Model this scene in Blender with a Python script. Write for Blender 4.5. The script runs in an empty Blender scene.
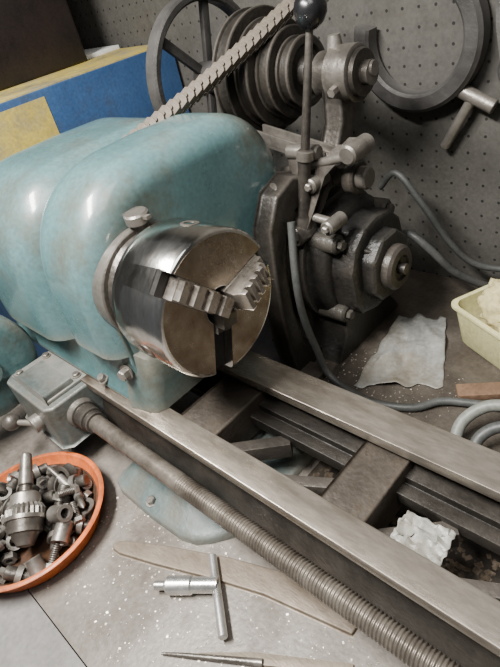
import bpy, bmesh, math, random
from mathutils import Vector, Matrix, noise
random.seed(7)
S=0.01
W={}
scene=bpy.context.scene
# ------------------------------------------------------------ materials
def mat(name,c1,c2,c3=None,rough=.6,metal=0.,scale=12,bump=.25,stretch=(1,1,1),dirt=.45,rvar=.15,fine=180,spec=.4,edge=None,coat=0,dust=None,damt=.8):
    m=bpy.data.materials.new(name);m.use_nodes=True
    n=m.node_tree;N=n.nodes;L=n.links;b=N['Principled BSDF']
    tc=N.new('ShaderNodeTexCoord');mp=N.new('ShaderNodeMapping');mp.inputs['Scale'].default_value=stretch
    L.new(tc.outputs['Object'],mp.inputs[0])
    n1=N.new('ShaderNodeTexNoise');n1.inputs['Scale'].default_value=scale;n1.inputs['Detail'].default_value=8;n1.inputs['Roughness'].default_value=.65
    n2=N.new('ShaderNodeTexNoise');n2.inputs['Scale'].default_value=fine;n2.inputs['Detail'].default_value=5
    n3=N.new('ShaderNodeTexNoise');n3.inputs['Scale'].default_value=scale*.45+3;n3.inputs['Detail'].default_value=10;n3.inputs['Roughness'].default_value=.75
    for q in(n1,n2,n3):L.new(mp.outputs[0],q.inputs[0])
    r1=N.new('ShaderNodeValToRGB');r1.color_ramp.elements[0].position=.35;r1.color_ramp.elements[1].position=.68
    r1.color_ramp.elements[0].color=(*c1,1);r1.color_ramp.elements[1].color=(*c2,1);L.new(n1.outputs[0],r1.inputs[0])
    r3=N.new('ShaderNodeValToRGB');r3.color_ramp.elements[0].position=1-dirt-.05;r3.color_ramp.elements[1].position=1-dirt+.18
    L.new(n3.outputs[0],r3.inputs[0])
    mx=N.new('ShaderNodeMixRGB');L.new(r3.outputs[0],mx.inputs[0]);L.new(r1.outputs[0],mx.inputs[1])
    c3=c3 or tuple(v*.5 for v in c1);mx.inputs[2].default_value=(*c3,1)
    mu=N.new('ShaderNodeMixRGB');mu.blend_type='OVERLAY';mu.inputs[0].default_value=.35
    L.new(mx.outputs[0],mu.inputs[1]);L.new(n2.outputs[0],mu.inputs[2]);last=mu.outputs[0]
    if edge:
        g=N.new('ShaderNodeNewGeometry');er=N.new('ShaderNodeMapRange');er.inputs[1].default_value=.52;er.inputs[2].default_value=.60
        L.new(g.outputs['Pointiness'],er.inputs[0]);em=N.new('ShaderNodeMath');em.operation='MULTIPLY';L.new(er.outputs[0],em.inputs[0]);L.new(n1.outputs[0],em.inputs[1])
        me_=N.new('ShaderNodeMixRGB');L.new(em.outputs[0],me_.inputs[0]);L.new(last,me_.inputs[1]);me_.inputs[2].default_value=(*edge,1);last=me_.outputs[0]
    if dust:
        n4=N.new('ShaderNodeTexNoise');n4.inputs['Scale'].default_value=5;n4.inputs['Detail'].default_value=12;n4.inputs['Roughness'].default_value=.8
        L.new(mp.outputs[0],n4.inputs[0]);d4=N.new('ShaderNodeMapRange');d4.inputs[1].default_value=.5;d4.inputs[2].default_value=.70;d4.inputs[4].default_value=damt
        L.new(n4.outputs[0],d4.inputs[0]);md=N.new('ShaderNodeMixRGB');L.new(d4.outputs[0],md.inputs[0]);L.new(last,md.inputs[1]);md.inputs[2].default_value=(*dust,1);last=md.outputs[0]
    L.new(last,b.inputs['Base Color'])
    mr=N.new('ShaderNodeMapRange');mr.inputs[1].default_value=.3;mr.inputs[2].default_value=.7
    mr.inputs[3].default_value=max(.05,rough-rvar);mr.inputs[4].default_value=min(1,rough+rvar)
    L.new(n3.outputs[0],mr.inputs[0]);L.new(mr.outputs[0],b.inputs['Roughness'])
    b.inputs['Metallic'].default_value=metal;b.inputs['Specular IOR Level'].default_value=spec
    b.inputs['Coat Weight'].default_value=coat;b.inputs['Coat Roughness'].default_value=.12
    bp=N.new('ShaderNodeBump');bp.inputs['Strength'].default_value=bump;bp.inputs['Distance'].default_value=.002
    ad=N.new('ShaderNodeMath');ad.operation='ADD';L.new(n1.outputs[0],ad.inputs[0]);L.new(n2.outputs[0],ad.inputs[1])
    L.new(ad.outputs[0],bp.inputs['Height']);L.new(bp.outputs[0],b.inputs['Normal'])
    return m
TEAL=mat('teal_paint',(.068,.140,.147),(.108,.198,.205),(.095,.08,.052),rough=.34,scale=7,bump=.05,dirt=.45,spec=.5,coat=.6,edge=(.3,.26,.18),dust=(.085,.07,.047),damt=.7)
TEALD=mat('teal_paint_grimy',(.036,.085,.088),(.07,.13,.133),(.05,.04,.025),rough=.38,scale=12,bump=.2,dirt=.47,coat=.3,edge=(.25,.22,.17),dust=(.055,.045,.03),damt=.7)
TEALG=mat('teal_grey_paint',(.062,.09,.09),(.11,.145,.14),(.075,.06,.04),rough=.48,scale=18,bump=.3,dirt=.49,edge=(.3,.28,.24),dust=(.11,.095,.072))
GREYB=mat('worn_grey_box_paint',(.075,.09,.087),(.135,.15,.143),(.065,.053,.038),rough=.42,metal=.3,scale=20,bump=.3,dirt=.49,edge=(.45,.42,.37),dust=(.10,.087,.07))
STEEL=mat('ground_steel',(.56,.53,.48),(.84,.82,.78),(.32,.235,.155),rough=.18,metal=1,scale=14,bump=.04,stretch=(3,1,1),dirt=.38,rvar=.07)
RAIL=mat('worn_rail_steel',(.165,.138,.11),(.36,.32,.265),(.045,.033,.022),rough=.31,metal=.65,scale=26,bump=.1,stretch=(.35,1.3,1),dirt=.50,edge=(.95,.9,.82),dust=(.08,.053,.032),damt=.85)
FACE=mat('chuck_face_steel',(.33,.265,.195),(.58,.52,.44),(.17,.10,.05),rough=.28,metal=.92,scale=18,bump=.04,dirt=.49)
JAW=mat('jaw_steel',(.32,.28,.235),(.60,.55,.49),(.11,.08,.05),rough=.3,metal=.9,scale=45,bump=.1,dirt=.45,edge=(.9,.86,.8))
CAST=mat('grimy_cast_iron',(.015,.013,.011),(.038,.034,.029),(.010,.008,.0065),rough=.42,metal=.25,scale=25,bump=.4,dirt=.46,edge=(.16,.14,.12),dust=(.044,.037,.029))
SLOT=mat('slot_recess_shade',(.008,.007,.006),(.018,.016,.014),(.01,.008,.006),rough=.5,scale=30)  # near-black colour painting the recess shade of the jaw slots
CASTW=mat('web_cast_iron',(.036,.029,.022),(.073,.06,.048),(.018,.014,.010),rough=.5,metal=.2,scale=25,bump=.4,dirt=.5,edge=(.18,.15,.12),dust=(.055,.036,.021))
CASTL=mat('grey_cast_iron',(.040,.035,.030),(.105,.094,.082),(.018,.014,.011),rough=.36,metal=.55,scale=30,bump=.3,dirt=.48,edge=(.38,.35,.31))
MOTOR=mat('greasy_motor_casting',(.011,.0105,.010),(.027,.0255,.0235),(.008,.007,.006),rough=.4,metal=.1,scale=20,bump=.5,dirt=.45,edge=(.11,.10,.083),dust=(.036,.030,.024),spec=.4)
BLACK=mat('blackened_iron',(.012,.012,.013),(.028,.027,.027),(.045,.041,.037),rough=.45,metal=.3,scale=20,bump=.25,dirt=.38,edge=(.16,.15,.14))
SCREW=mat('oily_screw_steel',(.10,.085,.07),(.21,.185,.155),(.045,.034,.024),rough=.40,metal=.55,scale=30,bump=.15,dirt=.48)
BENCH=mat('bench_steel_grimy',(.15,.132,.114),(.235,.213,.188),(.07,.054,.04),rough=.46,metal=0.1,scale=9,bump=.25,dirt=.50,dust=(.215,.195,.17))
BENCHD=mat('bench_back_grimy_shade',(.055,.046,.037),(.11,.095,.078),(.026,.02,.015),rough=.42,metal=.1,scale=9,bump=.3,dirt=.5,dust=(.105,.09,.072),damt=.6)  # grimy bench colour, darkened to paint in the shade at the rear
BENCHF=mat('bench_front_grey',(.15,.144,.138),(.22,.213,.205),(.085,.075,.063),rough=.45,scale=8,bump=.2,dirt=.45,dust=(.19,.18,.165))
GAPSHADE=mat('bed_gap_shade',(.018,.015,.013),(.04,.034,.028),(.07,.058,.043),rough=.35,metal=.2,scale=18,bump=.4,dirt=.42)  # near-black colour painting the shade in the bed gap
FILE=mat('brown_file_steel',(.14,.108,.08),(.205,.168,.13),(.08,.058,.04),rough=.5,metal=.25,scale=30,bump=.2,stretch=(1,3,1),dirt=.42,edge=(.3,.26,.2))
BRIGHT=mat('bright_tool_steel',(.48,.47,.45),(.66,.65,.63),(.30,.26,.22),rough=.3,metal=.85,scale=30,bump=.05,dirt=.33)
FIT=mat('dull_fitting_steel',(.075,.066,.056),(.165,.15,.133),(.04,.03,.022),rough=.36,metal=.65,scale=60,bump=.15,dirt=.49,edge=(.42,.39,.35))
ORANGE=mat('orange_paint',(.46,.09,.02),(.66,.155,.035),(.13,.043,.02),rough=.38,scale=16,bump=.1,dirt=.50,dust=(.16,.06,.03),damt=.6)
TRAYD=mat('grimy_tray_floor',(.05,.024,.014),(.11,.05,.022),(.02,.015,.012),rough=.5,scale=25,bump=.3,dirt=.5)
YELLOWP=mat('cream_yellow_plastic',(.50,.47,.23),(.60,.56,.31),(.34,.29,.16),rough=.45,scale=10,bump=.05,dirt=.38)
BLUE=mat('blue_cabinet_paint',(.020,.054,.135),(.033,.078,.175),(.033,.038,.046),rough=.45,scale=9,bump=.1,dirt=.45,dust=(.05,.055,.06),damt=.5)
YEL=mat('yellow_ochre_paint',(.38,.29,.06),(.52,.41,.10),(.22,.20,.15),rough=.5,scale=12,bump=.1,dirt=.5,dust=(.10,.105,.10),damt=.95)
BOXM=mat('dark_maroon_paint',(.009,.007,.007),(.017,.011,.010),(.008,.006,.006),rough=.35,scale=12,bump=.1,dirt=.4)
WHITE=mat('off_white_paper',(.50,.50,.48),(.66,.66,.64),(.35,.33,.29),rough=.75,scale=12,bump=.15,dirt=.36)
WRAP=mat('dirty_white_wrapper',(.22,.215,.19),(.38,.375,.34),(.10,.082,.06),rough=.4,scale=45,bump=.15,dirt=.5)
OILP=mat('greasy_grey_sheet',(.18,.183,.17),(.29,.29,.275),(.10,.08,.05),rough=.42,scale=9,bump=.15,dirt=.5,dust=(.13,.105,.072),damt=.7)
RAGM=mat('yellow_rag_cloth',(.42,.36,.17),(.56,.50,.28),(.27,.21,.10),rough=.9,scale=25,bump=.4,dirt=.42)
RUST=mat('dull_brown_iron',(.12,.07,.042),(.19,.115,.07),(.07,.04,.025),rough=.75,metal=.1,scale=30,bump=.4,dirt=.47)
CABLE=mat('dark_rubber_cable',(.045,.047,.046),(.08,.082,.078),(.042,.034,.024),rough=.5,scale=25,bump=.15,dirt=.42)
HOSE=mat('dull_hose_rubber',(.13,.135,.122),(.21,.217,.19),(.08,.07,.05),rough=.5,scale=25,bump=.15,dirt=.43)
LINK=mat('brown_link_belt',(.055,.043,.032),(.115,.092,.068),(.026,.018,.012),rough=.6,metal=.1,scale=60,bump=.4,dirt=.47,edge=(.20,.165,.125))
BALL=mat('black_bakelite',(.006,.006,.007),(.012,.012,.013),(.02,.019,.018),rough=.2,scale=12,bump=.03,dirt=.28,spec=.6)
CHIP=mat('bright_swarf',(.38,.33,.27),(.65,.62,.56),(.25,.17,.1),rough=.4,metal=.5,scale=200,bump=.1,dirt=.45)
CHIPB=mat('brown_swarf',(.06,.043,.029),(.14,.11,.08),(.035,.022,.013),rough=.5,metal=.3,scale=200,bump=.1,dirt=.45)
FLOORM=mat('floor_concrete',(.12,.12,.12),(.18,.18,.175),rough=.8,scale=5,bump=.2)
WALLG=mat('side_wall_paint',(.20,.20,.19),(.27,.27,.255),rough=.8,scale=5,bump=.1)
PEG=mat('pegboard_grey',(.055,.052,.046),(.083,.079,.070),(.037,.033,.027),rough=.75,scale=5,bump=.1,dirt=.47,dust=(.062,.055,.044))
def pegify(m,pitch=.0254):
    n=m.node_tree;N=n.nodes;L=n.links;b=N['Principled BSDF']
    src=b.inputs['Base Color'].links[0].from_socket
    tc=N.new('ShaderNodeTexCoord');sp=N.new('ShaderNodeSeparateXYZ');L.new(tc.outputs['Object'],sp.inputs[0])
    sq=[]
    for o in(0,2):
        a=N.new('ShaderNodeMath');a.operation='DIVIDE';a.inputs[1].default_value=pitch;L.new(sp.outputs[o],a.inputs[0])
        f=N.new('ShaderNodeMath');f.operation='FRACT';L.new(a.outputs[0],f.inputs[0])
        s=N.new('ShaderNodeMath');s.operation='SUBTRACT';s.inputs[1].default_value=.5;L.new(f.outputs[0],s.inputs[0])
        p=N.new('ShaderNodeMath');p.operation='MULTIPLY';L.new(s.outputs[0],p.inputs[0]);L.new(s.outputs[0],p.inputs[1]);sq.append(p)
    ad=N.new('ShaderNodeMath');L.new(sq[0].outputs[0],ad.inputs[0]);L.new(sq[1].outputs[0],ad.inputs[1])
    lt=N.new('ShaderNodeMath');lt.operation='LESS_THAN';lt.inputs[1].default_value=.008;L.new(ad.outputs[0],lt.inputs[0])
    mx=N.new('ShaderNodeMixRGB');L.new(lt.outputs[0],mx.inputs[0]);L.new(src,mx.inputs[1]);mx.inputs[2].default_value=(.010,.009,.008,1)
    L.new(mx.outputs[0],b.inputs['Base Color'])
pegify(PEG)
# ------------------------------------------------------------ object helpers
def meta(o,label=None,cat=None,group=None,kind=None):
    if label:o['label']=label
    if cat:o['category']=cat
    if group:o['group']=group
    if kind:o['kind']=kind
    return o
def thing(name,loc,label,cat):
    o=bpy.data.objects.new(name,None);scene.collection.objects.link(o)
    o.empty_display_size=.02;o.location=Vector(loc)*S;W[o.name]=Vector(loc);return meta(o,label,cat)
def mk(bm,name,material,parent=None,bevel=0,seg=2,sharp=38,label=None,cat=None,group=None,kind=None,origin=None):
    bmesh.ops.remove_doubles(bm,verts=bm.verts,dist=1e-5)
    if bevel:
        bm.normal_update()
        es=[e for e in bm.edges if len(e.link_faces)==2 and e.calc_face_angle(0)>math.radians(sharp)]
        bmesh.ops.bevel(bm,geom=es,offset=bevel,segments=seg,profile=.6,affect='EDGES',clamp_overlap=True)
    bmesh.ops.recalc_face_normals(bm,faces=bm.faces)
    bm.normal_update()
    for f in bm.faces:f.smooth=True
    for e in bm.edges:
        if len(e.link_faces)==2 and e.calc_face_angle(0)>math.radians(sharp):e.smooth=False
    mn=Vector([min(v.co[i] for v in bm.verts) for i in range(3)]);mxx=Vector([max(v.co[i] for v in bm.verts) for i in range(3)])
    c=Vector(origin) if origin is not None else (mn+mxx)/2
    for v in bm.verts:v.co=(v.co-c)*S
    me=bpy.data.meshes.new(name);bm.to_mesh(me);bm.free();me.materials.append(material)
    o=bpy.data.objects.new(name,me);scene.collection.objects.link(o);W[o.name]=c.copy()
    if parent:o.parent=parent;o.location=(c-W[parent.name])*S
    else:o.location=c*S
    return meta(o,label,cat,group,kind)
def box(bm,x0,x1,y0,y1,z0,z1,M=None):
    vs=[bm.verts.new((x,y,z)) for x in(x0,x1) for y in(y0,y1) for z in(z0,z1)]
    for f in((0,1,3,2),(4,6,7,5),(0,4,5,1),(2,3,7,6),(0,2,6,4),(1,5,7,3)):bm.faces.new([vs[i] for i in f])
    if M:
        for v in vs:v.co=M@v.co
    return vs
def frame(d):
    d=Vector(d).normalized();u=d.orthogonal().normalized() if abs(d.x)<.95 else Vector((0,1,0))
    u=(u-d*u.dot(d)).normalized();return d,u,d.cross(u)
def rev(bm,o,d,prof,seg=32,caps=True,ph=0,sq=None):
    o=Vector(o);d,u,w=frame(d);rings=[]
    for n_,(a,r) in enumerate(prof):
        if r<=1e-6:rings.append([bm.verts.new(o+d*a)])
        else:
            R=[]
            for i in range(seg):
                t=ph+2*math.pi*i/seg;k=1
                if sq:
                    e=sq[n_];c_,s_=abs(math.cos(t)),abs(math.sin(t));k=1/((c_**e+s_**e)**(1/e))
                R.append(bm.verts.new(o+d*a+(u*math.cos(t)+w*math.sin(t))*r*k))
            rings.append(R)
    for A,B in zip(rings,rings[1:]):
        for i in range(seg):
            j=(i+1)%seg
            if len(A)==1 and len(B)==1:continue
            if len(A)==1:bm.faces.new((A[0],B[i],B[j]))
            elif len(B)==1:bm.faces.new((A[i],A[j],B[0]))
            else:bm.faces.new((A[i],A[j],B[j],B[i]))
    if caps:
        for R in(rings[0],rings[-1]):
            if len(R)>1:bm.faces.new(R)
def cyl(bm,p,q,r,seg=24,r2=None,ph=0):
    p=Vector(p);q=Vector(q);L=(q-p).length;r2=r if r2 is None else r2
    rev(bm,p,q-p,[(0,r),(L,r2)],seg,ph=ph)
def ccyl(bm,p,q,r,seg=24,c=.12):
    p=Vector(p);q=Vector(q);L=(q-p).length
    rev(bm,p,q-p,[(0,r-c),(c,r),(L-c,r),(L,r-c)],seg)
def ball(bm,c,r,seg=20):
    rev(bm,c,(0,0,1),[(-r*math.cos(math.pi*i/12),r*math.sin(math.pi*i/12) if 0<i<12 else 0) for i in range(13)],seg)
def smooth(pts,n=8):
    P=[Vector(p) for p in pts];P=[P[0]*2-P[1]]+P+[P[-1]*2-P[-2]];out=[]
    for i in range(1,len(P)-2):
        a,b,c,d=P[i-1:i+3]
        for k in range(n):
            t=k/n;out.append(.5*((2*b)+(c-a)*t+(2*a-5*b+4*c-d)*t*t+(3*b-a-3*c+d)*t**3))
    out.append(P[-2]);return out
def tube(bm,pts,r,seg=12,n=8,rf=None):
    P=smooth(pts,n);rings=[];up=None
    for i,p in enumerate(P):
        t=(P[min(i+1,len(P)-1)]-P[max(i-1,0)]).normalized()
        up=t.orthogonal().normalized() if up is None else (up-t*up.dot(t)).normalized()
        w=t.cross(up);rr=rf(i/(len(P)-1)) if rf else r
        rings.append([bm.verts.new(p+(up*math.cos(a)+w*math.sin(a))*rr) for a in[2*math.pi*k/seg for k in range(seg)]])
    for A,B in zip(rings,rings[1:]):
        for i in range(seg):bm.faces.new((A[i],A[(i+1)%seg],B[(i+1)%seg],B[i]))
    bm.faces.new(rings[0]);bm.faces.new(rings[-1])
def prism(bm,poly,f,a,b):
    A=[bm.verts.new(f(u,v,a)) for u,v in poly];B=[bm.verts.new(f(u,v,b)) for u,v in poly]
    n=len(poly);bm.faces.new(A);bm.faces.new(B)
    for i in range(n):bm.faces.new((A[i],A[(i+1)%n],B[(i+1)%n],B[i]))
FX=lambda u,v,a:(a,u,v)
FZ=lambda u,v,a:(u,v,a)
def bar(bm,p,q,w,h,up=(0,0,1)):
    p=Vector(p);q=Vector(q);d=(q-p).normalized();s=d.cross(Vector(up)).normalized();u=s.cross(d)
    vs=[bm.verts.new(b+s*(w/2*i)+u*(h/2*j)) for b in(p,q) for i in(-1,1) for j in(-1,1)]
    for f in((0,1,3,2),(4,6,7,5),(0,4,5,1),(2,3,7,6),(0,2,6,4),(1,5,7,3)):bm.faces.new([vs[i] for i in f])
def hexbolt(p,d,r,h,parent,material,name='bolt',sides=6,washer=True):
    bm=bmesh.new();p=Vector(p);d=Vector(d).normalized()
    if washer:cyl(bm,p,p+d*.18,r*1.35,20)
    rev(bm,p+d*(.18 if washer else 0),d,[(0,r),(h*.85,r),(h,r*.82)],sides)
    return mk(bm,name,material,parent,sharp=25)
def cut(o,cutbm):
    me=bpy.data.meshes.new('c');wl=W[o.name]
    bmesh.ops.recalc_face_normals(cutbm,faces=cutbm.faces)
    for v in cutbm.verts:v.co=(v.co-wl)*S
    cutbm.to_mesh(me);cutbm.free();c=bpy.data.objects.new('c',me);scene.collection.objects.link(c)
    par=o.parent;loc=o.location.copy();o.parent=None;o.location=(0,0,0)
    m=o.modifiers.new('b','BOOLEAN');m.operation='DIFFERENCE';m.object=c;m.solver='EXACT'
    dg=bpy.context.evaluated_depsgraph_get();dg.update()
    new=bpy.data.meshes.new_from_object(o.evaluated_get(dg));o.modifiers.clear();old=o.data;o.data=new
    bpy.data.objects.remove(c);o.parent=par;o.location=loc
    b=bmesh.new();b.from_mesh(new);b.normal_update()
    for f in b.faces:f.smooth=True
    for e in b.edges:e.smooth=not(len(e.link_faces)==2 and e.calc_face_angle(0)>math.radians(38))
    b.to_mesh(new);b.free()
ZB=-27.0
# ============================================================ ROOM
bm=bmesh.new();box(bm,-260,160,52,56,-110,170);mk(bm,'wall_back',PEG,kind='structure',label='grey perforated pegboard wall behind the lathe')
bm=bmesh.new();box(bm,-260,160,-160,56,-114,-110);mk(bm,'floor',FLOORM,kind='structure',label='grey concrete workshop floor')
bm=bmesh.new();box(bm,-264,-260,-160,56,-110,170);mk(bm,'wall_left',WALLG,kind='structure',label='plain grey painted side wall')
wb=thing('workbench',(10,0,-110),'grey steel workbench with grimy chip-strewn top carrying the lathe','workbench')
bm=bmesh.new();box(bm,-56,110,-28.6,9.9,-30,ZB);mk(bm,'bench_top',BENCH,wb,bevel=.06)
bm=bmesh.new();box(bm,-56,110,10,51.5,-30,ZB);mk(bm,'shaded_bench_back',BENCHD,wb,bevel=.1,label='grimy rear bench board with shade painted into its colour')  # rear strip split off so its colour can carry the shade
bm=bmesh.new();box(bm,-56,110,-60,-28.7,-30,ZB);mk(bm,'bench_front_board',BENCHF,wb,bevel=.08,label='smooth grey front board')
for x in(-52,100):
    for y in(-56,42):
        bm=bmesh.new();box(bm,x,x+6,y,y+6,-110,-30);mk(bm,'leg',BENCHF,wb,bevel=.2)
bm=bmesh.new();box(bm,4.5,48,-6.5,13,ZB,ZB+.12);mk(bm,'bed_shade_sheet',GAPSHADE,label='thin dark sheet added as painted shade beneath the lathe bed',cat='shade sheet')  # added dark sheet, stands in for shade between and under the rails
# ============================================================ LATHE
lathe=thing('metal_lathe',(0,0,ZB),'old teal-painted metal lathe with worn steel bed and chuck','lathe')
def railbody(y0,y1,wy0,wy1):
    bm=bmesh.new()
    prism(bm,[(y0,-15),(y1,-15),(y1,-16.3),(wy1,-17.1),(wy1,-22.5),(wy0,-22.5),(wy0,-17.1),(y0,-16.3)],FX,-27,78)
    return bm
bed=mk(railbody(-8.1,-4.9,-6.8,-5.6),'bed',RAIL,lathe,bevel=.14)
mk(railbody(4,8.3,6,7.6),'bed_rail',RAIL,bed,bevel=.14,label='worn flat rear bed rail')
bm=bmesh.new();prism(bm,[(-5.6,-19.2),(-3.6,-19.6),(-3.6,-20.6),(-5.6,-22)],FX,-23,77)
mk(bm,'bed_ledge',CAST,bed,bevel=.1)
bm=bmesh.new();prism(bm,[(6,-18.4),(3.4,-18.4),(3.4,-19.3),(2.9,-19.3),(2.9,-18.9),(1.6,-18.9),(1.6,-20.4),(6,-21.6)],FX,-23,77)
mk(bm,'bed_ledge',CAST,bed,bevel=.08)
for xa,xb in((-8.5,-2.4),(13.0,18.0),(33.5,39.7),(54.5,60.7)):
    bm=bmesh.new();prism(bm,[(-5.6,-17.0),(6,-17.0),(6,-22.4),(-5.6,-22.4)],FX,xa,xb)
    mk(bm,'bed_cross_web',CASTW,bed,bevel=.35,seg=3)
for xa,xb in((-2.2,12.8),(18.2,33.5)):
    bm=bmesh.new()
    bar(bm,(xa-.2,-3.8,-20.8),(xa+6,1.8,-20.8),1.6,2.2)
    bar(bm,(xa+6.5,-3.8,-21.2),(xb+.2,.8,-21.2),1.4,1.6)
    mk(bm,'bed_rib',CAST,bed,bevel=.15)
bm=bmesh.new();prism(bm,[(-6.95,-17.4),(-6.75,-17.2),(-6.75,-22.6),(-8.0,-22.6),(-7.6,-19.4)],FX,-23,77)
mk(bm,'bed_side_panel',CAST,bed,bevel=.1)
def foot(x):
    def outline(k):
        P=[(-17,9.5),(-17,-11.6),(-16.2,-12.9),(-14.8,-13.4),(-8,-13.5),(-2.5,-13.2),(-.6,-12.6),(.8,-11.4),(2.6,-9.2),(3.4,-6),(3.4,9.5)]
        Q=[(-14.5,8.2),(-14.5,-7.6),(-14.2,-7.9),(-13.6,-8.0),(-10,-8.0),(-7,-8.0),(-6.2,-7.9),(-5.6,-7.7),(-5,-7.4),(-4.6,-7),(-4.6,8.2)]
        return[(p[0]*(1-k)+q[0]*k+x,p[1]*(1-k)+q[1]*k) for p,q in zip(P,Q)]
    bm=bmesh.new();R=[]
    for k,z in((0,ZB),(0,ZB+.9),(.03,ZB+1.2),(.12,ZB+1.4),(.32,ZB+1.75),(.55,ZB+2.3),(.75,ZB+3.0),(.9,ZB+3.8),(1,-22.4)):
        R.append([bm.verts.new((a,b,z)) for a,b in outline(k)])
    for A,B in zip(R,R[1:]):
        for i in range(11):bm.faces.new((A[i],A[(i+1)%11],B[(i+1)%11],B[i]))
    bm.faces.new(R[0]);bm.faces.new(R[-1])
    o=mk(bm,'foot',TEALG,lathe,sharp=55,label='teal-grey curved foot casting')
    hexbolt((x-9,-12.2,ZB+1.4),(0,-.1,1),.6,.6,o,CASTL)
    return o
foot(0);foot(66)
# --- headstock casting
bm=bmesh.new()
prof=[(-7.0,-15),(-7.1,-14.3),(-6.4,-13.2),(-5.9,-10.5),(-5.9,-6),(-6.0,0),(-5.2,3),(5.5,3),(7,-6),(8.2,-13),(9,-14.2),(8.9,-15)]
prism(bm,prof,FX,-46,-11.4)
head=mk(bm,'headstock',TEALD,lathe,bevel=.6,seg=4)
bm=bmesh.new()
secs=[(-13.4,-.4,-.6),(-12.2,0,0),(-10.6,.3,.4),(-9.6,.9,1.6),(-9.0,2.0,4)]
rings=[]
for x,dy,dz in secs:
    rings.append([bm.verts.new((x,y,z)) for y,z in[(-7.2+dy,-14.95),(-7.0+dy,-13.6),(-6.1+dy,-10.5-dz*.3),(-5.6+dy,-7-dz*.6),(5-dy,-7-dz*.6),(6.5-dy,-10.5-dz*.3),(7.8-dy,-13.6),(8-dy,-14.95)]])
for A,B in zip(rings,rings[1:]):
    for i in range(8):bm.faces.new((A[i],A[(i+1)%8],B[(i+1)%8],B[i]))
bm.faces.new(rings[0]);bm.faces.new(rings[-1])
mk(bm,'headstock_saddle',TEALD,head,sharp=60)
bm=bmesh.new();rev(bm,(-15,0,0),(1,0,0),[(0,6.7),(4.6,6.7),(4.8,6.5),(4.9,6.1),(5.4,5.9),(5.8,5.6),(7.2,5.2),(7.2,3),(8.6,3)],48)
mk(bm,'spindle_bearing',CASTL,head,sharp=30,label='grimy grey spindle bearing housing')
bm=bmesh.new();rev(bm,(-10.3,.8,5.6),(.05,-.05,1),[(0,.9),(1.5,.9),(1.6,1.35),(2.5,1.35),(2.7,1.15),(2.75,0)],24)
bar(bm,(-9.2,.8,7.8),(-8.1,.8,7.9),.6,.35)
mk(bm,'oil_cup',CASTL,head)
# --- covers (lofted lobes)
def base(zb,yb=26.1,top=12.4,yf=-7.6,ef=2.6,eb=2.6,a=12.5,c=8,d=9.5):
    P=[(yf,zb),(yf-.05,zb+1.2),(yf-.05,zb+2.6)]
    z0=-2;b=top-z0
    for i in range(1,17):
        t=math.pi/2*i/16;c_,s_=math.cos(t),math.sin(t);e=2/ef
        P.append((yf+a-a*c_**e,z0+b*s_**e))
    P.append((yf+a+(yb-c-yf-a)*.5,top+.1))
    for i in range(1,13):
        t=math.pi/2*i/13;e=2/eb
        P.append((yb-c+c*math.sin(t)**e,top-d+d*math.cos(t)**e))
    P+=[(yb,top-d-1),(yb-.1,-4),(yb-.4,-8)]
    return P
def offs(pts,d):
    out=[]
    for i,p in enumerate(pts):
        a=Vector(pts[max(i-1,0)]);b=Vector(pts[min(i+1,len(pts)-1)]);t=(b-a).normalized();nrm=Vector((t.y,-t.x));q=Vector(p)+nrm*d
        if i<2 or i>len(pts)-3:q.y=p[1]
        out.append(q)
    return out
def cover(x0,x1,R0,R1,name,base,zt=0,D=1.0):
    bm=bmesh.new();rings=[];xs=[]
    for i in range(15):xs.append(x0+R0*(1-math.cos(math.pi/2*i/14)))
    for i in range(1,10):xs.append(x0+R0+(x1-R1-x0-R0)*i/10)
    for i in range(15):xs.append(x1-R1+R1*math.sin(math.pi/2*i/14))
    for x in xs:
        d=0
        if x-x0<R0:e=x-x0;d+=D*R0*(1-math.sqrt(max(0,1-((R0-e)/R0)**2)))
        if x1-x<R1:e=x1-x;d+=R1*(1-math.sqrt(max(0,1-((R1-e)/R1)**2)))
        pts=offs(base,d)
        rings.append([bm.verts.new((x,p.x,p.y+zt)) for p in pts])
    n=len(base)
    for A,B in zip(rings,rings[1:]):
        for i in range(n):bm.faces.new((A[i],A[(i+1)%n],B[(i+1)%n],B[i]))
    for R in(rings[0],rings[-1]):bm.faces.new(R)
    return mk(bm,name,TEAL,lathe,sharp=70)
cover(-24.8,-11.2,5.2,3.6,'headstock_cover',base(-7.2,26,12.8,-7.7,2.4,2.3,14,11,12))
cover(-47.5,-24.0,8,5.2,'gear_cover',base(-9,24,11.8,-8.3,2.4),D=.8)
hexbolt((-12.8,-6.4,-9.6),(0.2,-1,.1),.75,.9,head,CASTL)
hexbolt((-20,-6.8,-13.6),(0,-.6,1),.6,.7,head,CASTL)
# --- gearbox bracket
bm=bmesh.new();prism(bm,[(-37.5,-6.2),(-37.5,-13.6),(-36.5,-14.6),(-25.0,-14.6),(-24.0,-13.6),(-24.0,-6.2)],FZ,-22.6,-15.4)
gb=mk(bm,'gearbox',GREYB,lathe,bevel=.4,seg=3,label='worn grey leadscrew gearbox')
bm=bmesh.new();box(bm,-36.4,-25.2,-13.5,-7,-15.5,-14.9);mk(bm,'gearbox_lid',GREYB,gb,bevel=.2)
for p in((-35.3,-12.5),(-26.3,-12.5),(-26.3,-8),(-35.3,-8)):hexbolt((p[0],p[1],-14.9),(0,0,1),.5,.4,gb,CASTL,'screw',12)
bm=bmesh.new();rev(bm,(-24.2,-10.5,-18.7),(1,0,0),[(0,2.2),(1.2,2.0),(1.3,1.75),(3.2,1.75),(3.3,1.5),(4.2,1.5)],32);mk(bm,'leadscrew_collar',CASTL,gb,sharp=30)
bm=bmesh.new();prism(bm,[(-34,-14),(-34,-22),(-32,-25.4),(-27.5,-25.4),(-25.5,-22),(-25.5,-14)],lambda u,v,a:(u,a,v),-13.6,-9)
mk(bm,'gearbox_skirt',GREYB,gb,bevel=.4)
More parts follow.
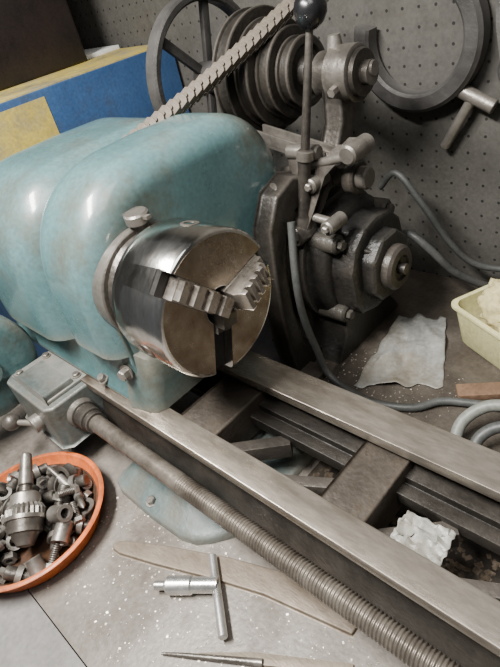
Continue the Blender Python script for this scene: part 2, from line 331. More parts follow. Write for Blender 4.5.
bm=bmesh.new();cyl(bm,(-29.5,-13,-19.6),(-29.5,-15.9,-19.6),1.3);cyl(bm,(-29.5,-15.2,-19.6),(-32.3,-17,-19.4),.5,r2=.4);mk(bm,'lever_arm',CASTL,gb)
bm=bmesh.new();ball(bm,(-33,-17.4,-19.3),1.3);mk(bm,'lever_knob',CASTL,gb)
bm=bmesh.new();rev(bm,(-42.5,-16,-13),(1,0,0),[(0,7.6),(.7,8.3),(3.6,8.3),(4.4,8.0),(4.9,7.2),(5.1,5.4),(5.2,2.2),(5.9,2.0),(6.0,0)],56);mk(bm,'gear_guard',TEALD,lathe,sharp=30,label='solid dark teal round gear guard')
# --- leadscrew
bm=bmesh.new();seg=20;pitch=.36;st=.06;rings=[];x=-20
while x<77:
    R=[]
    for k in range(seg):
        ph=(x/pitch-k/seg)%1
        r=1.16 if ph<.42 else(1.03 if .5<ph<.92 else 1.09)
        if x<-2:r=1.16
        a=2*math.pi*k/seg;R.append(bm.verts.new((x,-10.5+r*math.cos(a),-18.7+r*math.sin(a))))
    rings.append(R);x+=st if -2.2<x<33 else .25
for A,B in zip(rings,rings[1:]):
    for i in range(seg):bm.faces.new((A[i],A[(i+1)%seg],B[(i+1)%seg],B[i]))
bm.faces.new(rings[0]);bm.faces.new(rings[-1]);mk(bm,'leadscrew',SCREW,lathe,sharp=60)
# --- chuck
RC=7.65
bm=bmesh.new();rev(bm,(-8.5,0,0),(1,0,0),[(0,6.2),(.25,7.1),(.5,7.4),(1.2,7.4),(1.25,7.6),(1.5,RC),(8.15,RC),(8.4,7.5),(8.5,7.35),(8.5,2.0),(7.9,1.8),(3,1.8),(3,0)],96)
chuck=mk(bm,'chuck',STEEL,lathe,sharp=22,label='bright polished steel three-jaw chuck')
ANG=[134,14,254]
for a in ANG:
    t=math.radians(a);rd=Vector((0,math.cos(t),math.sin(t)));tg=Vector((0,-math.sin(t),math.cos(t)))
    M=Matrix(((1,0,0,0),(0,rd.y,tg.y,0),(0,rd.z,tg.z,0),(0,0,0,1)))
    cb=bmesh.new();box(cb,-1.9,.6,1.2,9,-1.2,1.2,M);cut(chuck,cb)
bm=bmesh.new()
for k in range(3):
    a0=math.radians(ANG[1]+120*k);N=24
    inner=[];outer=[]
    for i in range(N+1):
        f=i/N;ro=7.2;ri=2.1
        wo=math.asin(1.23/ro);wi=math.asin(1.23/ri)
        ao=a0+wo+(2*math.pi/3-2*wo)*f;ai=a0+wi+(2*math.pi/3-2*wi)*f
        outer.append((ro*math.cos(ao),ro*math.sin(ao)));inner.append((ri*math.cos(ai),ri*math.sin(ai)))
    VI=[bm.verts.new((.03,*p)) for p in inner];VO=[bm.verts.new((.03,*p)) for p in outer]
    VI2=[bm.verts.new((-.05,*p)) for p in inner];VO2=[bm.verts.new((-.05,*p)) for p in outer]
    for i in range(N):
        bm.faces.new((VI[i],VI[i+1],VO[i+1],VO[i]));bm.faces.new((VO[i],VO[i+1],VO2[i+1],VO2[i]));bm.faces.new((VI[i],VI[i+1],VI2[i+1],VI2[i]))
mk(bm,'chuck_face',FACE,chuck,label='brown-stained grey chuck face')
for a in ANG:
    t=math.radians(a);rd=Vector((0,math.cos(t),math.sin(t)));tg=Vector((0,-math.sin(t),math.cos(t)))
    F=lambda u,v,b:Vector((v,0,0))+rd*u+tg*b
    bm=bmesh.new();prism(bm,[(1.25,-1.88),(1.25,-1.2),(7.5,-1.2),(7.5,-1.88)],F,-1.18,1.18);mk(bm,'jaw_slot_filler',SLOT,chuck)  # added filler on the slot floor, its dark colour stands for shade
    if a!=254:
        bm=bmesh.new()
        if a==134:
            hh=[(.5,-1.15),(.5,1.9),(.9,2.3),(2.1,2.3),(2.15,1.7),(2.5,1.7),(2.55,2.0),(3.6,2.0),(3.65,1.3),(4.0,1.3),(4.05,1.55),(5.1,1.55),(5.15,.8),(5.5,.8),(5.55,1.0),(6.4,1.0),(6.4,-1.15)];wd=.96;ub=6.5
        else:
            hh=[(.9,-1.15),(.9,1.5),(1.2,2.1)]
            u=1.2;tp=2.7
            for s_ in range(4):
                hh+=[(u+.15,tp),(u+.65,tp),(u+.75,tp-.65),(u+1.05,tp-.65)];u+=1.05;tp-=.2
            hh+=[(u+.1,tp),(u+.1,.9),(6.2,.9),(6.2,-1.15)];wd=1.1;ub=6.3
        prism(bm,hh,F,-wd,wd);mk(bm,'jaw',JAW,chuck,bevel=.05)
        bm=bmesh.new();prism(bm,[(.9,-1.15),(.9,.15),(ub,.15),(ub,-1.15)],F,-1.14,1.14);mk(bm,'jaw_base',JAW,chuck,bevel=.05)
    else:
        bm=bmesh.new();prism(bm,[(.5,-1.15),(.5,1.2),(1.9,1.2),(1.9,.3),(2.7,.3),(2.7,-1.15)],F,-.95,.95);mk(bm,'jaw',CASTL,chuck,bevel=.08)
for a in(195,75,-45):
    t=math.radians(a);rd=Vector((0,math.cos(t),math.sin(t)))
    bm=bmesh.new();c=Vector((-3.9,0,0))+rd*7.5;rev(bm,c,rd,[(0,.95),(.2,.95),(.2,.62),(-.0,.55)],24,caps=False);cyl(bm,c-rd*.1,c+rd*.12,.6,4)
    mk(bm,'key_socket',CAST,chuck)
chuck.location.x+=.7*S
# ============================================================ COUNTERSHAFT
cs=thing('countershaft_drive',(-10,20,ZB),'dark cast-iron countershaft with stepped pulleys, spoked wheel and ball lever','machine drive')
AY,AZ=36,12.3
bm=bmesh.new();cyl(bm,(-37,AY,AZ),(-3,AY,AZ),.9);sh=mk(bm,'countershaft',CASTL,cs)
prf=[(0,1.2),(0,7.4),(.1,8.0)];x=.1
for r,w in((8.7,2.9),(7.3,2.7),(5.9,2.5),(4.6,2.3)):
    prf+=[(x,r-.2),(x+.1,r),(x+.45,r),(x+.6,r-.35),(x+w-.6,r-.35),(x+w-.45,r),(x+w-.1,r),(x+w,r-.2)];x+=w
prf+=[(x,3.6),(x-.4,3.2),(x-.4,2.2),(x+.6,2.0),(x+.7,1.2)]
bm=bmesh.new();rev(bm,(-24.0,AY,AZ),(1,0,0),prf,64);cone=mk(bm,'cone_pulley',CAST,cs,sharp=24)
WX=-35
bm=bmesh.new();rev(bm,(WX,AY,AZ),(1,0,0),[(0,11.6),(.3,12),(2.1,12),(2.4,11.6),(2.4,10.9),(2.1,10.6),(.3,10.6),(0,10.9),(0,11.6)],64,caps=False)
wh=mk(bm,'flywheel',BLACK,cs,sharp=30)
for k in range(6):
    t=2*math.pi*k/6+.3;rd=Vector((0,math.cos(t),math.sin(t)));o=Vector((WX+1.1,AY,AZ))
    bm=bmesh.new();bar(bm,o+rd*1.5,o+rd*10.9,1.4,1.0,up=(1,0,0));mk(bm,'spoke',BLACK,wh,bevel=.25)
bm=bmesh.new();rev(bm,(WX-.5,AY,AZ),(1,0,0),[(0,2),(.3,2.4),(3.6,2.4),(4,2)],32);mk(bm,'wheel_hub',BLACK,wh,sharp=30)
# bearing arm
bm=bmesh.new();rev(bm,(-11.4,AY,AZ-.5),(1,0,0),[(0,2.4),(.3,2.9),(2.4,2.9),(2.6,3.5),(6,3.5),(6.3,3.0),(6.8,2.8),(6.9,1.5),(8,1.5),(8.1,0)],36)
arm=mk(bm,'bearing_housing',CASTL,cs,sharp=30)
bm=bmesh.new();cyl(bm,(-8.7,AY,AZ+2.4),(-8.7,AY,AZ+4.2),1.1,r2=.8);mk(bm,'oil_cup',CASTL,arm)
bm=bmesh.new();cyl(bm,(-6.9,AY-3.2,AZ-1.5),(-6.9,AY-4.4,AZ-1.7),.6,6);mk(bm,'clamp_bolt',CASTL,arm)
bm=bmesh.new()
P=[(AY-2.4,AZ-1.6),(AY+2.0,AZ-2),(AY+.6,AZ-6),(AY-.8,AZ-9),(33.4,-1.4),(28.6,-1.4),(AY-4.6,AZ-9),(AY-2.8,AZ-6)]
prism(bm,P,FX,-9.4,-6.8);mk(bm,'arm',CASTL,arm,bevel=.5,seg=3)
bm=bmesh.new();ccyl(bm,(-14.5,30.5,.3),(-1.4,30.5,.3),1.5,c=.25);mk(bm,'pivot_shaft',CASTL,arm)
for x in(-12.4,-4.6):
    bm=bmesh.new();ccyl(bm,(x,30.5,.3),(x+1.8,30.5,.3),2.3,c=.3);mk(bm,'pivot_boss',CAST,arm)
# frame casting
bm=bmesh.new()
outer=[(27,1.6),(23,3.0),(19.4,1.8),(17.0,-2),(16.2,-9),(16,-15),(16.2,-21),(16.8,-25.6),(15,-27),(25,-27),(23.5,-25.6),(19.6,-22),(18.6,-15),(18.8,-9),(20,-4.0),(22.6,-1.4),(27,-1.2)]
prism(bm,outer,FX,-10.6,-7.9);fr=mk(bm,'frame',CAST,cs,bevel=.5,seg=3)
bm=bmesh.new();box(bm,-14,-4.5,15,20,-27,-25.9);mk(bm,'frame_foot',CAST,fr,bevel=.2)
bm=bmesh.new();bar(bm,(-9.4,23,.2),(-7.4,29.8,.4),2.6,2.4);mk(bm,'cross_bar',CAST,fr,bevel=.5,seg=3)
bm=bmesh.new();bar(bm,(-19,29.6,5.4),(-6,28.8,3.0),2.4,1.0);bar(bm,(-19,30.7,6.2),(-6,29.9,3.8),.4,1.5);bar(bm,(-19,28.5,6.2),(-6,27.7,3.8),.4,1.5);mk(bm,'channel_bar',CASTL,fr,bevel=.12)
# toggle linkage
bm=bmesh.new();ccyl(bm,(-10.2,20.6,1.6),(-9.2,23.8,-1.4),.85);ccyl(bm,(-10.1,20.4,1.8),(-9.8,21.6,.7),1.3);lk=mk(bm,'linkage_rod',CASTL,cs)
bm=bmesh.new();ccyl(bm,(-15,24.5,-2.2),(-3,24.5,-3.6),.6);mk(bm,'cross_rod',CASTL,lk)
bm=bmesh.new();ccyl(bm,(-13,26.8,1.8),(-1,26.8,4.8),.6);mk(bm,'cross_rod',CASTL,lk)
for dy in(-1.5,1.1):
    bm=bmesh.new();P=[(-9.0,-5.9),(-7.8,-6.1),(-6.4,-2),(-5.2,2.2),(-3.2,4.2),(-.6,4.3),(-.6,5.6),(-3.6,5.6),(-6.4,3.2),(-7.8,-1)]
    prism(bm,P,lambda u,v,b:(u,b+(v+5)*.42,v),24.4+dy,25.0+dy);mk(bm,'forked_arm',CAST,lk,bevel=.15)
for (p,r) in(((-11.2,22.6,.2),1.25),((-8.4,23.6,-5.2),1.45),((-9.6,22.4,-2.4),1.1),((-3.4,24.5,-3.6),1.0),((-6.6,26.2,1.2),1.0)):
    bm=bmesh.new();ccyl(bm,(p[0],p[1]-1.9,p[2]),(p[0],p[1]+1.8,p[2]),r,c=.2);ccyl(bm,(p[0],p[1]-2.4,p[2]),(p[0],p[1]-1.9,p[2]),r*.55,6);mk(bm,'pivot_pin',CASTL,lk)
bm=bmesh.new();ccyl(bm,(-1.5,26.0,4.9),(-1.5,30.8,4.9),1.25,c=.25);mk(bm,'pivot_pin',CASTL,lk)
bm=bmesh.new();tube(bm,[(-11.2,22.5,.4),(-10.6,22.6,-2.5),(-9.7,23.2,-4.3),(-8.4,24,-5.2)],1,rf=lambda t:.85-.2*math.sin(t*math.pi));mk(bm,'toggle_link',CAST,lk)
bm=bmesh.new();bar(bm,(-10.2,25.4,-4),(-10.2,26.6,4.6),1.6,.9,up=(0,1,0));mk(bm,'toggle_link',CAST,lk,bevel=.2)
bm=bmesh.new();ccyl(bm,(-11.2,26.6,4.8),(-6.2,26.9,4.8),1.0,c=.2);mk(bm,'pivot_pin',CASTL,lk)
# lever
bm=bmesh.new()
a=Vector((-8.4,23.6,-5));b=Vector((-5.2,27,19.5));d=b-a;L=d.length
rev(bm,a,d,[(0,1.35),(2,1.3),(2.6,.95),(9.5,.82),(9.7,1.1),(10.8,1.1),(11.1,.6),(L,.42)],24)
lev=mk(bm,'clutch_lever',CASTL,cs,sharp=30)
bm=bmesh.new();n=d.normalized();c=b+n*1.2
rev(bm,c,n,[(-2.0,.6),(-1.8,1.0),(-1.1,1.55),(-.2,1.9),(.7,1.8),(1.4,1.3),(1.8,.6),(1.9,0)],24);mk(bm,'lever_knob',BALL,lev,sharp=50)
# link belt
bt=thing('link_belt',(-22,24,14),'dark brown segmented link belt running up behind the headstock cover','drive belt')
p0=Vector((-24.6,11.2,10.9));p1=Vector((-14.9,40.5,21.9))
dirv=(p1-p0).normalized();pl=1.3;nl=int((p1-p0).length/pl)
upv=Vector((.5,-.3,.8));upv=(upv-dirv*upv.dot(dirv)).normalized();side=dirv.cross(upv)
l0=None
for i in range(nl):
    tt=i/(nl-1);sag=-.5*4*tt*(1-tt)
    if l0 is None:
        bm=bmesh.new();rr=Matrix.Rotation(.34,3,side);dv=rr@dirv;uv=rr@upv
        M=Matrix(((side.x,dv.x,uv.x,p0.x),(side.y,dv.y,uv.y,p0.y),(side.z,dv.z,uv.z,p0.z),(0,0,0,1)))
        prism(bm,[(-1.0,-.85),(-.7,-1.0),(.7,-1.0),(1.0,-.85),(1.0,.65),(.4,1.05),(-.4,1.05),(-1.0,.65)],lambda u,v,z:M@Vector((u,v,z)),-.8,.15)
        q=M@Vector((0,-.1,.1));cyl(bm,q,q+uv*.35,.32,10)
        link0=mk(bm,'belt_link',LINK,bt,bevel=.1);l0=link0.location.copy()
    else:
        o=link0.copy();scene.collection.objects.link(o);o.parent=bt;o.location=l0+dirv*(pl*i)*S+Vector((0,0,sag*S))
# ============================================================ MOTOR
mo=thing('electric_motor',(-8,30,ZB),'greasy dark horizontal motor casting with stepped end cap and boss','motor')
MY,MZ=31.2,-12.6
pr=[(0,4),(.3,7.6),(1.4,8.6),(3.0,9.0),(10.6,9.1),(10.8,9.7),(12.6,9.7),(12.8,9.1),(14.4,8.9),(15.2,8.3),(15.6,7.4)]
bm=bmesh.new();rev(bm,(-20.4,MY,MZ),(1,0,0),pr,72,sq=[2,2.2,2.3,2.3,2.3,2.3,2.3,2.3,2.3,2.3,2.4])
mb=mk(bm,'motor_body',MOTOR,mo,sharp=30)
bm=bmesh.new()
cap=[(MY-6.6,MZ-4.2),(MY-5.4,MZ-6.2),(MY-1.5,MZ-7.4),(MY+2.4,MZ-7.3),(MY+5.2,MZ-6.0),(MY+6.9,MZ-3.2),(MY+7.1,MZ+.6),(MY+6.2,MZ+4.2),(MY+3.8,MZ+6.6),(MY,MZ+7.2),(MY-3.2,MZ+6.6),(MY-5.6,MZ+4.8),(MY-7.0,MZ+1.4)]
prism(bm,cap,FX,-6,-1.2);eb=mk(bm,'end_cap',MOTOR,mo,bevel=1.0,seg=4,sharp=25)
bm=bmesh.new();cap2=[(MY-4.8,MZ-2.6),(MY-2.8,MZ-4.8),(MY+.6,MZ-5.4),(MY+3.6,MZ-4.2),(MY+5.2,MZ-1.2),(MY+4.6,MZ+2.4),(MY+1.8,MZ+4.8),(MY-1.8,MZ+4.8),(MY-4.6,MZ+2.4)]
prism(bm,cap2,FX,-1.6,.8);mk(bm,'cap_boss',MOTOR,eb,bevel=.8,seg=3,sharp=25)
bm=bmesh.new();rev(bm,(.4,MY,MZ-.4),(1,0,0),[(0,3.4),(1.4,3.3),(1.8,2.9),(1.9,1.9),(1.5,1.7),(1.5,.9),(2.6,.8),(2.7,0)],40);mk(bm,'shaft_boss',CAST,eb,sharp=30)
for (yy,zz) in((MY-6.4,MZ+5.6),(MY+6.2,MZ+5.2),(MY+6.2,MZ-5.8),(MY-6.4,MZ-6.0)):
    bm=bmesh.new();ccyl(bm,(-8.2,yy,zz),(-3.2,yy,zz),1.4,16,c=.35);ccyl(bm,(-3.2,yy,zz),(-2.5,yy,zz),.8,6);mk(bm,'through_bolt',MOTOR,eb)
bm=bmesh.new();bar(bm,(-5.6,MY-4.5,MZ+4.5),(-.2,MY-2.6,MZ+2.6),1.6,1.6);bar(bm,(-5.6,MY-5.5,MZ-2.5),(-.2,MY-3.4,MZ-1.6),1.6,1.6);mk(bm,'cap_rib',MOTOR,eb,bevel=.35,seg=3)
bm=bmesh.new();box(bm,-17,-9,MY-4.5,MY+3.5,MZ+8.4,MZ+10.6);mk(bm,'top_pad',MOTOR,mb,bevel=.5,seg=3)
bm=bmesh.new();box(bm,-15.5,-11.5,MY-11.2,MY-7.2,MZ-4,MZ+3);mk(bm,'side_box',MOTOR,mb,bevel=.7,seg=3)
bm=bmesh.new();prism(bm,[(MY-9,-27),(MY+9,-27),(MY+8,-25.4),(MY+6.5,-23.4),(MY+6,-20),(MY-6,-20),(MY-6.5,-23.4),(MY-8,-25.4)],FX,-18,-4);mk(bm,'motor_foot',MOTOR,mo,bevel=.3)
# ============================================================ BENCH ITEMS
ck=thing('chuck_key',(6,-16,ZB),'bright steel T-handled chuck key lying on the bench','chuck key')
a=Vector((-.2,-18.9,ZB+1.05));b=Vector((5.6,-14.6,ZB+1.05));d=b-a;L=d.length
bm=bmesh.new();rev(bm,a,d,[(0,.45),(.0,.5),(1.1,.5),(1.2,.62),(1.5,1.0),(4.2,1.0),(4.4,.85),(L,.85)],24);mk(bm,'key_stem',BRIGHT,ck,sharp=30)
bm=bmesh.new();ccyl(bm,(2.6,-12.6,ZB+1.05),(9.9,-18.1,ZB+1.05),.5,c=.12);mk(bm,'key_handle',BRIGHT,ck)
bm=bmesh.new()
fp=[(-8.9,-19.1),(-9.2,-18.6),(-8.9,-18.0),(-7.5,-17.1),(-3,-14.7),(4.1,-11.4),(10,-9.2),(19.5,-7.2),(19.5,-10.0),(10,-12.2),(4.5,-14.2),(-3,-17.3),(-7.6,-19.0)]
prism(bm,fp,FZ,ZB,ZB+.5);mk(bm,'flat_file',FILE,bevel=.16,seg=3,label='flat tapered brown steel file lying beneath the leadscrew',cat='file')
bm=bmesh.new();tube(bm,[(5.4,-22.9,ZB+.3),(8,-21.2,ZB+.35),(14.2,-17.2,ZB+.35)],.3,12,rf=lambda t:.12+.25*t);mk(bm,'steel_scriber',CASTL,label='thin dark tapered steel scriber lying on the bench',cat='scriber')
bm=bmesh.new();fp=[(8.4,-20.8),(8.5,-20.4),(13,-16.9),(21,-12.0),(21.4,-12.8),(13.6,-17.8)];prism(bm,fp,FZ,ZB,ZB+.3);mk(bm,'steel_scraper',FILE,bevel=.06,label='narrow pointed steel scraper blade lying on the bench',cat='scraper')
# pan
PX,PY=-20.5,-23.6
tray=thing('round_tray',(PX,PY,ZB),'dirty orange-rimmed round tray full of greasy nuts and fittings','tray')
bm=bmesh.new()
rev(bm,(PX,PY,ZB),(0,0,1),[(0,0),(0,8.2),(.3,8.7),(2.9,9.8),(3.0,10.1),(3.2,10.2),(3.35,10.0),(3.3,9.6),(3.0,9.45),(.6,8.2),(.45,7.8),(.45,0)],64,caps=False)
mk(bm,'tray_body',ORANGE,tray,sharp=50)
bm=bmesh.new();rev(bm,(PX,PY,ZB),(0,0,1),[(.47,0),(.47,7.8),(.66,8.15),(2.1,8.95),(2.15,8.8),(.8,7.8),(.6,7.4),(.6,0)],64,caps=False);mk(bm,'grimy_tray_floor',TRAYD,tray,sharp=60)
zp=ZB+.6
dc=thing('drill_chuck',(PX-1,PY,zp),'small keyed drill chuck with tapered shank in the tray','drill chuck')
a=Vector((-15.8,-26.0,zp+3.0));d=Vector((-.72,.64,.5)).normalized();q=.98
bm=bmesh.new();rev(bm,a,d,[(0,.5),(0,1.0*q),(1.4*q,1.7*q),(1.5*q,2.0*q),(2.9*q,2.15*q),(3.0*q,2.35*q),(3.5*q,2.35*q)],36);mk(bm,'chuck_nose',FIT,dc,sharp=25)
bm=bmesh.new();seg=48;r0=[]
for aa,rr in((3.5,2.3),(4.3,2.3),(4.9,1.9)):
    dd,u,w=frame(d);r0.append([bm.verts.new(a+dd*aa*q+(u*math.cos(t)+w*math.sin(t))*q*(rr+(.14 if i%2 else -.14))) for i,t in enumerate([2*math.pi*k/seg for k in range(seg)])])
for A,B in zip(r0,r0[1:]):
    for i in range(seg):bm.faces.new((A[i],A[(i+1)%seg],B[(i+1)%seg],B[i]))
bm.faces.new(r0[0]);bm.faces.new(r0[-1]);mk(bm,'gear_ring',FIT,dc,sharp=20)
bm=bmesh.new();rev(bm,a,d,[(x*q,r*q) for x,r in[(4.8,1.9),(6.2,1.8),(6.5,1.3),(6.6,.8),(7.3,.75),(7.5,.95),(11.4,.7),(11.6,.5)]],28);mk(bm,'taper_shank',FIT,dc,sharp=30)
def nutmesh(r,h,hole,sides=6):
    bm=bmesh.new();n=24;V=[]
    for z in(-h/2,h/2):
        def rad(i):
            t=2*math.pi*i/n;return r*math.cos(math.pi/sides)/math.cos((t+math.pi/sides)%(2*math.pi/sides)-math.pi/sides)
        V.append([bm.verts.new((rad(i)*math.cos(2*math.pi*i/n),rad(i)*math.sin(2*math.pi*i/n),z)) for i in range(n)])
        V.append([bm.verts.new((hole*math.cos(2*math.pi*i/n),hole*math.sin(2*math.pi*i/n),z)) for i in range(n)])
    for i in range(n):
        j=(i+1)%n
        bm.faces.new((V[0][i],V[0][j],V[2][j],V[2][i]));bm.faces.new((V[1][i],V[1][j],V[3][j],V[3][i]))
        bm.faces.new((V[0][i],V[0][j],V[1][j],V[1][i]));bm.faces.new((V[2][i],V[2][j],V[3][j],V[3][i]))
    return bm
def ringmesh(r,h,hole,flange=0):
    bm=bmesh.new();pr=[(-h/2,hole),(-h/2,r),(h/2-.3,r),(h/2-.2,r+flange),(h/2,r+flange),(h/2,hole),(-h/2,hole)];rev(bm,(0,0,0),(0,0,1),pr,28,caps=False);return bm
def boltmesh(r,L):
    bm=bmesh.new();rev(bm,(0,0,-L/2),(0,0,1),[(0,r*1.7),(r*1.2,r*1.7),(r*1.25,r*1.5)],6)
    pr=[(-L/2+r*1.2,r)];a=-L/2+r*1.2
    while a<L/2-.2:pr+=[(a+.12,r),(a+.18,r*.85),(a+.24,r)];a+=.24
    rev(bm,(0,0,0),(0,0,1),pr,16);return bm
def studmesh():
    bm=bmesh.new();rev(bm,(0,0,-1.7),(0,0,1),[(0,.55),(.15,.7),(1.2,.7),(1.3,1.15),(2.0,1.15),(2.1,.8),(3.3,.8),(3.4,.65)],24);return bm
def bitmesh():
    bm=bmesh.new();rev(bm,(0,0,-2.2),(0,0,1),[(0,.5),(.1,.6),(2.2,.6),(2.3,.42),(3.9,.38),(4.4,.08)],14);return bm
protos=[]
specs=[('hex_nut',nutmesh(.9,.8,.42),CASTL,'greasy steel hex nut in the tray','nut','nuts in the round tray'),
('stepped_fitting',studmesh(),CASTL,'stepped solid steel fitting in the tray','fitting','fittings in the round tray'),
('socket',ringmesh(1.05,2.6,.62,.0),FIT,'hollow cylindrical steel socket in the tray','socket','sockets in the round tray'),
('hex_bolt',boltmesh(.45,3.0),CASTL,'threaded steel bolt with hex head in the tray','bolt','bolts in the round tray'),
('centre_bit',bitmesh(),FIT,'short pointed steel bit in the tray','bit','bits in the round tray'),
('stepped_fitting',None,None,None,None,None),
('pipe_cap',ringmesh(1.3,1.4,.85,.12),CAST,'wide dark threaded pipe cap in the tray','pipe fitting','pipe caps in the round tray')]
spots=[]
for rr,cnt,z in((7.4,21,1.1),(5.2,15,1.1),(3.0,9,1.1),(1,3,1.1),(6.9,17,2.5),(4.8,12,2.7),(2.4,7,2.8),(5.6,11,3.8)):
    for k in range(cnt):
        t=2*math.pi*k/cnt+rr;x=PX+rr*math.cos(t)+random.uniform(-.2,.2);y=PY+rr*math.sin(t)+random.uniform(-.2,.2)
        ap=Vector((x-a.x,y-a.y));dd=Vector((d.x,d.y)).normalized();al=ap.dot(dd);pe=abs(ap.x*dd.y-ap.y*dd.x)
        if z>2 and -2<al<5.2 and pe<3.1:continue
        if z>3.4 and al>=5 and pe<1.8:continue
        if z<2 and -1.2<al<3.2 and pe<2.7:continue
        spots.append((x,y,zp+z))
for i,(x,y,z) in enumerate(spots):
    k=i%7
    nm,bmm,mm,lb,ct,gr=specs[k]
    if len(protos)<=k:
        if bmm is None:
            protos.append(protos[1]);o=protos[1].copy();scene.collection.objects.link(o)
        else:
            o=mk(bmm,nm,mm,sharp=30,label=lb,cat=ct,group=gr,origin=(0,0,0));protos.append(o)
    else:
        o=protos[k].copy();scene.collection.objects.link(o)
    o.location=Vector((x,y,z))*S;o.rotation_euler=(random.uniform(-1.5,1.5),random.uniform(-1.5,1.5),random.uniform(0,6))
def sheet(name,c,corners,nx,ny,amp,m,fs=.35,edge=.1,creases=(),**k):
    bm=bmesh.new();g=[];A,B,C,D=[Vector(q) for q in corners]
    for i in range(nx+1):
        row=[]
        for j in range(ny+1):
            u=i/nx;v=j/ny;p=A*(1-u)*(1-v)+B*u*(1-v)+C*u*v+D*(1-u)*v
            q=Vector((p.x*fs,p.y*fs,c[0]))
            z=amp*(abs(noise.noise(q))*2.2+abs(noise.noise(q*2.7))*1.2)
            for cx,cy,cd,h in creases:
                dd_=abs((u-cx)*math.cos(cd)+(v-cy)*math.sin(cd));z+=h*max(0,1-dd_/.16)
            e=edge*noise.noise(Vector((u*6,v*6,3)))
            row.append(bm.verts.new((c[0]+p.x+e,c[1]+p.y-e,c[2]+z+.03)))
        g.append(row)
    for i in range(nx):
        for j in range(ny):bm.faces.new((g[i][j],g[i+1][j],g[i+1][j+1],g[i][j+1]))
    o=mk(bm,name,m,sharp=30,**k);s=o.modifiers.new('s','SOLIDIFY');s.thickness=.0006;s.offset=1
    return o
sheet('oily_sheet',(3,28,ZB),[(-2.4,-8.9),(8.4,-2.8),(1.8,11.6),(-5.2,9)],40,40,.3,OILP,.2,.8,creases=((.3,.3,.5,.5),(.6,.5,1.9,.5),(.8,.7,.9,.4),(.35,.75,2.6,.4)),label='creased greasy grey sheet lying behind the bed',cat='paper')
sheet('crumpled_wrapper',(22.2,-1.0,-19.75),[(-2.4,-2.4),(2.6,-2.0),(2.3,2.0),(-2.4,1.8)],24,20,.4,WRAP,.5,.5,label='crumpled dirty grey-white wrapper lying between the bed rails',cat='wrapper')
# tub
tb=thing('plastic_tub',(17,36,ZB),'cream-yellow plastic tub holding a rag','tub')
MT=Matrix.Translation((17.5,37,ZB))@Matrix.Rotation(math.radians(-26),4,'Z')
def rrect(w,h,r,n=5):
    o=[]
    for cx,cy,a0 in((w/2-r,h/2-r,0),(-w/2+r,h/2-r,90),(-w/2+r,-h/2+r,180),(w/2-r,-h/2+r,270)):
        for i in range(n+1):t=math.radians(a0+90*i/n);o.append((cx+r*math.cos(t),cy+r*math.sin(t)))
    return o
bm=bmesh.new();R=[]
for w,h,z in((14,10,.1),(14.6,10.6,.6),(16,12,6.6),(16.9,12.9,6.7),(16.9,12.9,7.1),(15.6,11.6,7.1),(14.2,10.2,.9),(13.6,9.6,.6)):
    R.append([bm.verts.new(MT@Vector((x,y,z))) for x,y in rrect(w,h,1.6)])
for A,B in zip(R,R[1:]):
    for i in range(len(A)):bm.faces.new((A[i],A[(i+1)%len(A)],B[(i+1)%len(A)],B[i]))
bm.faces.new(R[0]);bm.faces.new(R[-1]);mk(bm,'tub_body',YELLOWP,tb,sharp=50)
bm=bmesh.new();bmesh.ops.create_icosphere(bm,subdivisions=5,radius=1)
for v in bm.verts:
    n=v.co.normalized();k=1+.3*noise.noise(n*1.8)+.34*abs(noise.noise(n*4+Vector((3,1,2))))+.12*abs(noise.noise(n*9))
    v.co=MT@Vector((n.x*5.0*k-1.0,n.y*3.5*k,6.4+n.z*4.6*k))
mk(bm,'rag',RAGM,sharp=180,label='crumpled yellow cloth rag stuffed in the plastic tub',cat='rag')
bm=bmesh.new();bar(bm,(13.6,24.6,ZB+.5),(27,33.5,ZB+.5),2.4,1.0);mk(bm,'brown_bar',RUST,bevel=.15,label='flat dull brown iron bar lying on the bench',cat='metal bar')
bm=bmesh.new();tube(bm,[(17.5,15.2,-26.1),(17.2,18.2,-24.5),(19,20.6,-23),(22,21.6,-22.4),(27,22,-22)],.75,16);mk(bm,'hose',HOSE,label='dull grey coolant hose curving on the bench',cat='hose',group='coolant hoses')
bm=bmesh.new();tube(bm,[(20,14.6,-26.1),(19.9,16.8,-24.5),(21.4,18.6,-23.4),(24,19.2,-23),(28,19.2,-23)],.7,16);mk(bm,'hose',CABLE,label='dark rubber coolant hose curving on the bench',cat='hose',group='coolant hoses')
bm=bmesh.new();tube(bm,[(-7.2,20.4,-2),(-6.2,18.3,-9),(-5.8,17.9,-15),(-4.8,18.3,-21),(-2.8,18.2,-25.6),(4,17.2,-26.3),(9.8,18.8,-26.3),(12.6,21.8,-26.3),(16,23.4,-26.3),(24,26,-26.3)],.55,12);mk(bm,'power_cable',CABLE,label='thick dark cable looping from the motor across the bench',cat='cable')
bm=bmesh.new();tube(bm,[(-8,43,-7),(-5,43,-4.4),(-.8,43,-9),(3.3,44.4,-16),(6.6,46.4,-20),(12,48.6,-21.2),(22,49.5,-21.6)],.5,12);mk(bm,'power_cable',CABLE,label='dark cable arching behind the motor along the wall',cat='cable')
bm=bmesh.new();tube(bm,[(-3.5,40.6,-13.5),(-1,39.8,-12.6),(2,40.2,-15),(4.6,42.6,-19.6),(8,46.2,-23.4),(13,49.4,-25.4),(22,50.5,-25.8)],.6,12);mk(bm,'power_cable',CABLE,label='thick dark cable arcing out from the motor end',cat='cable')
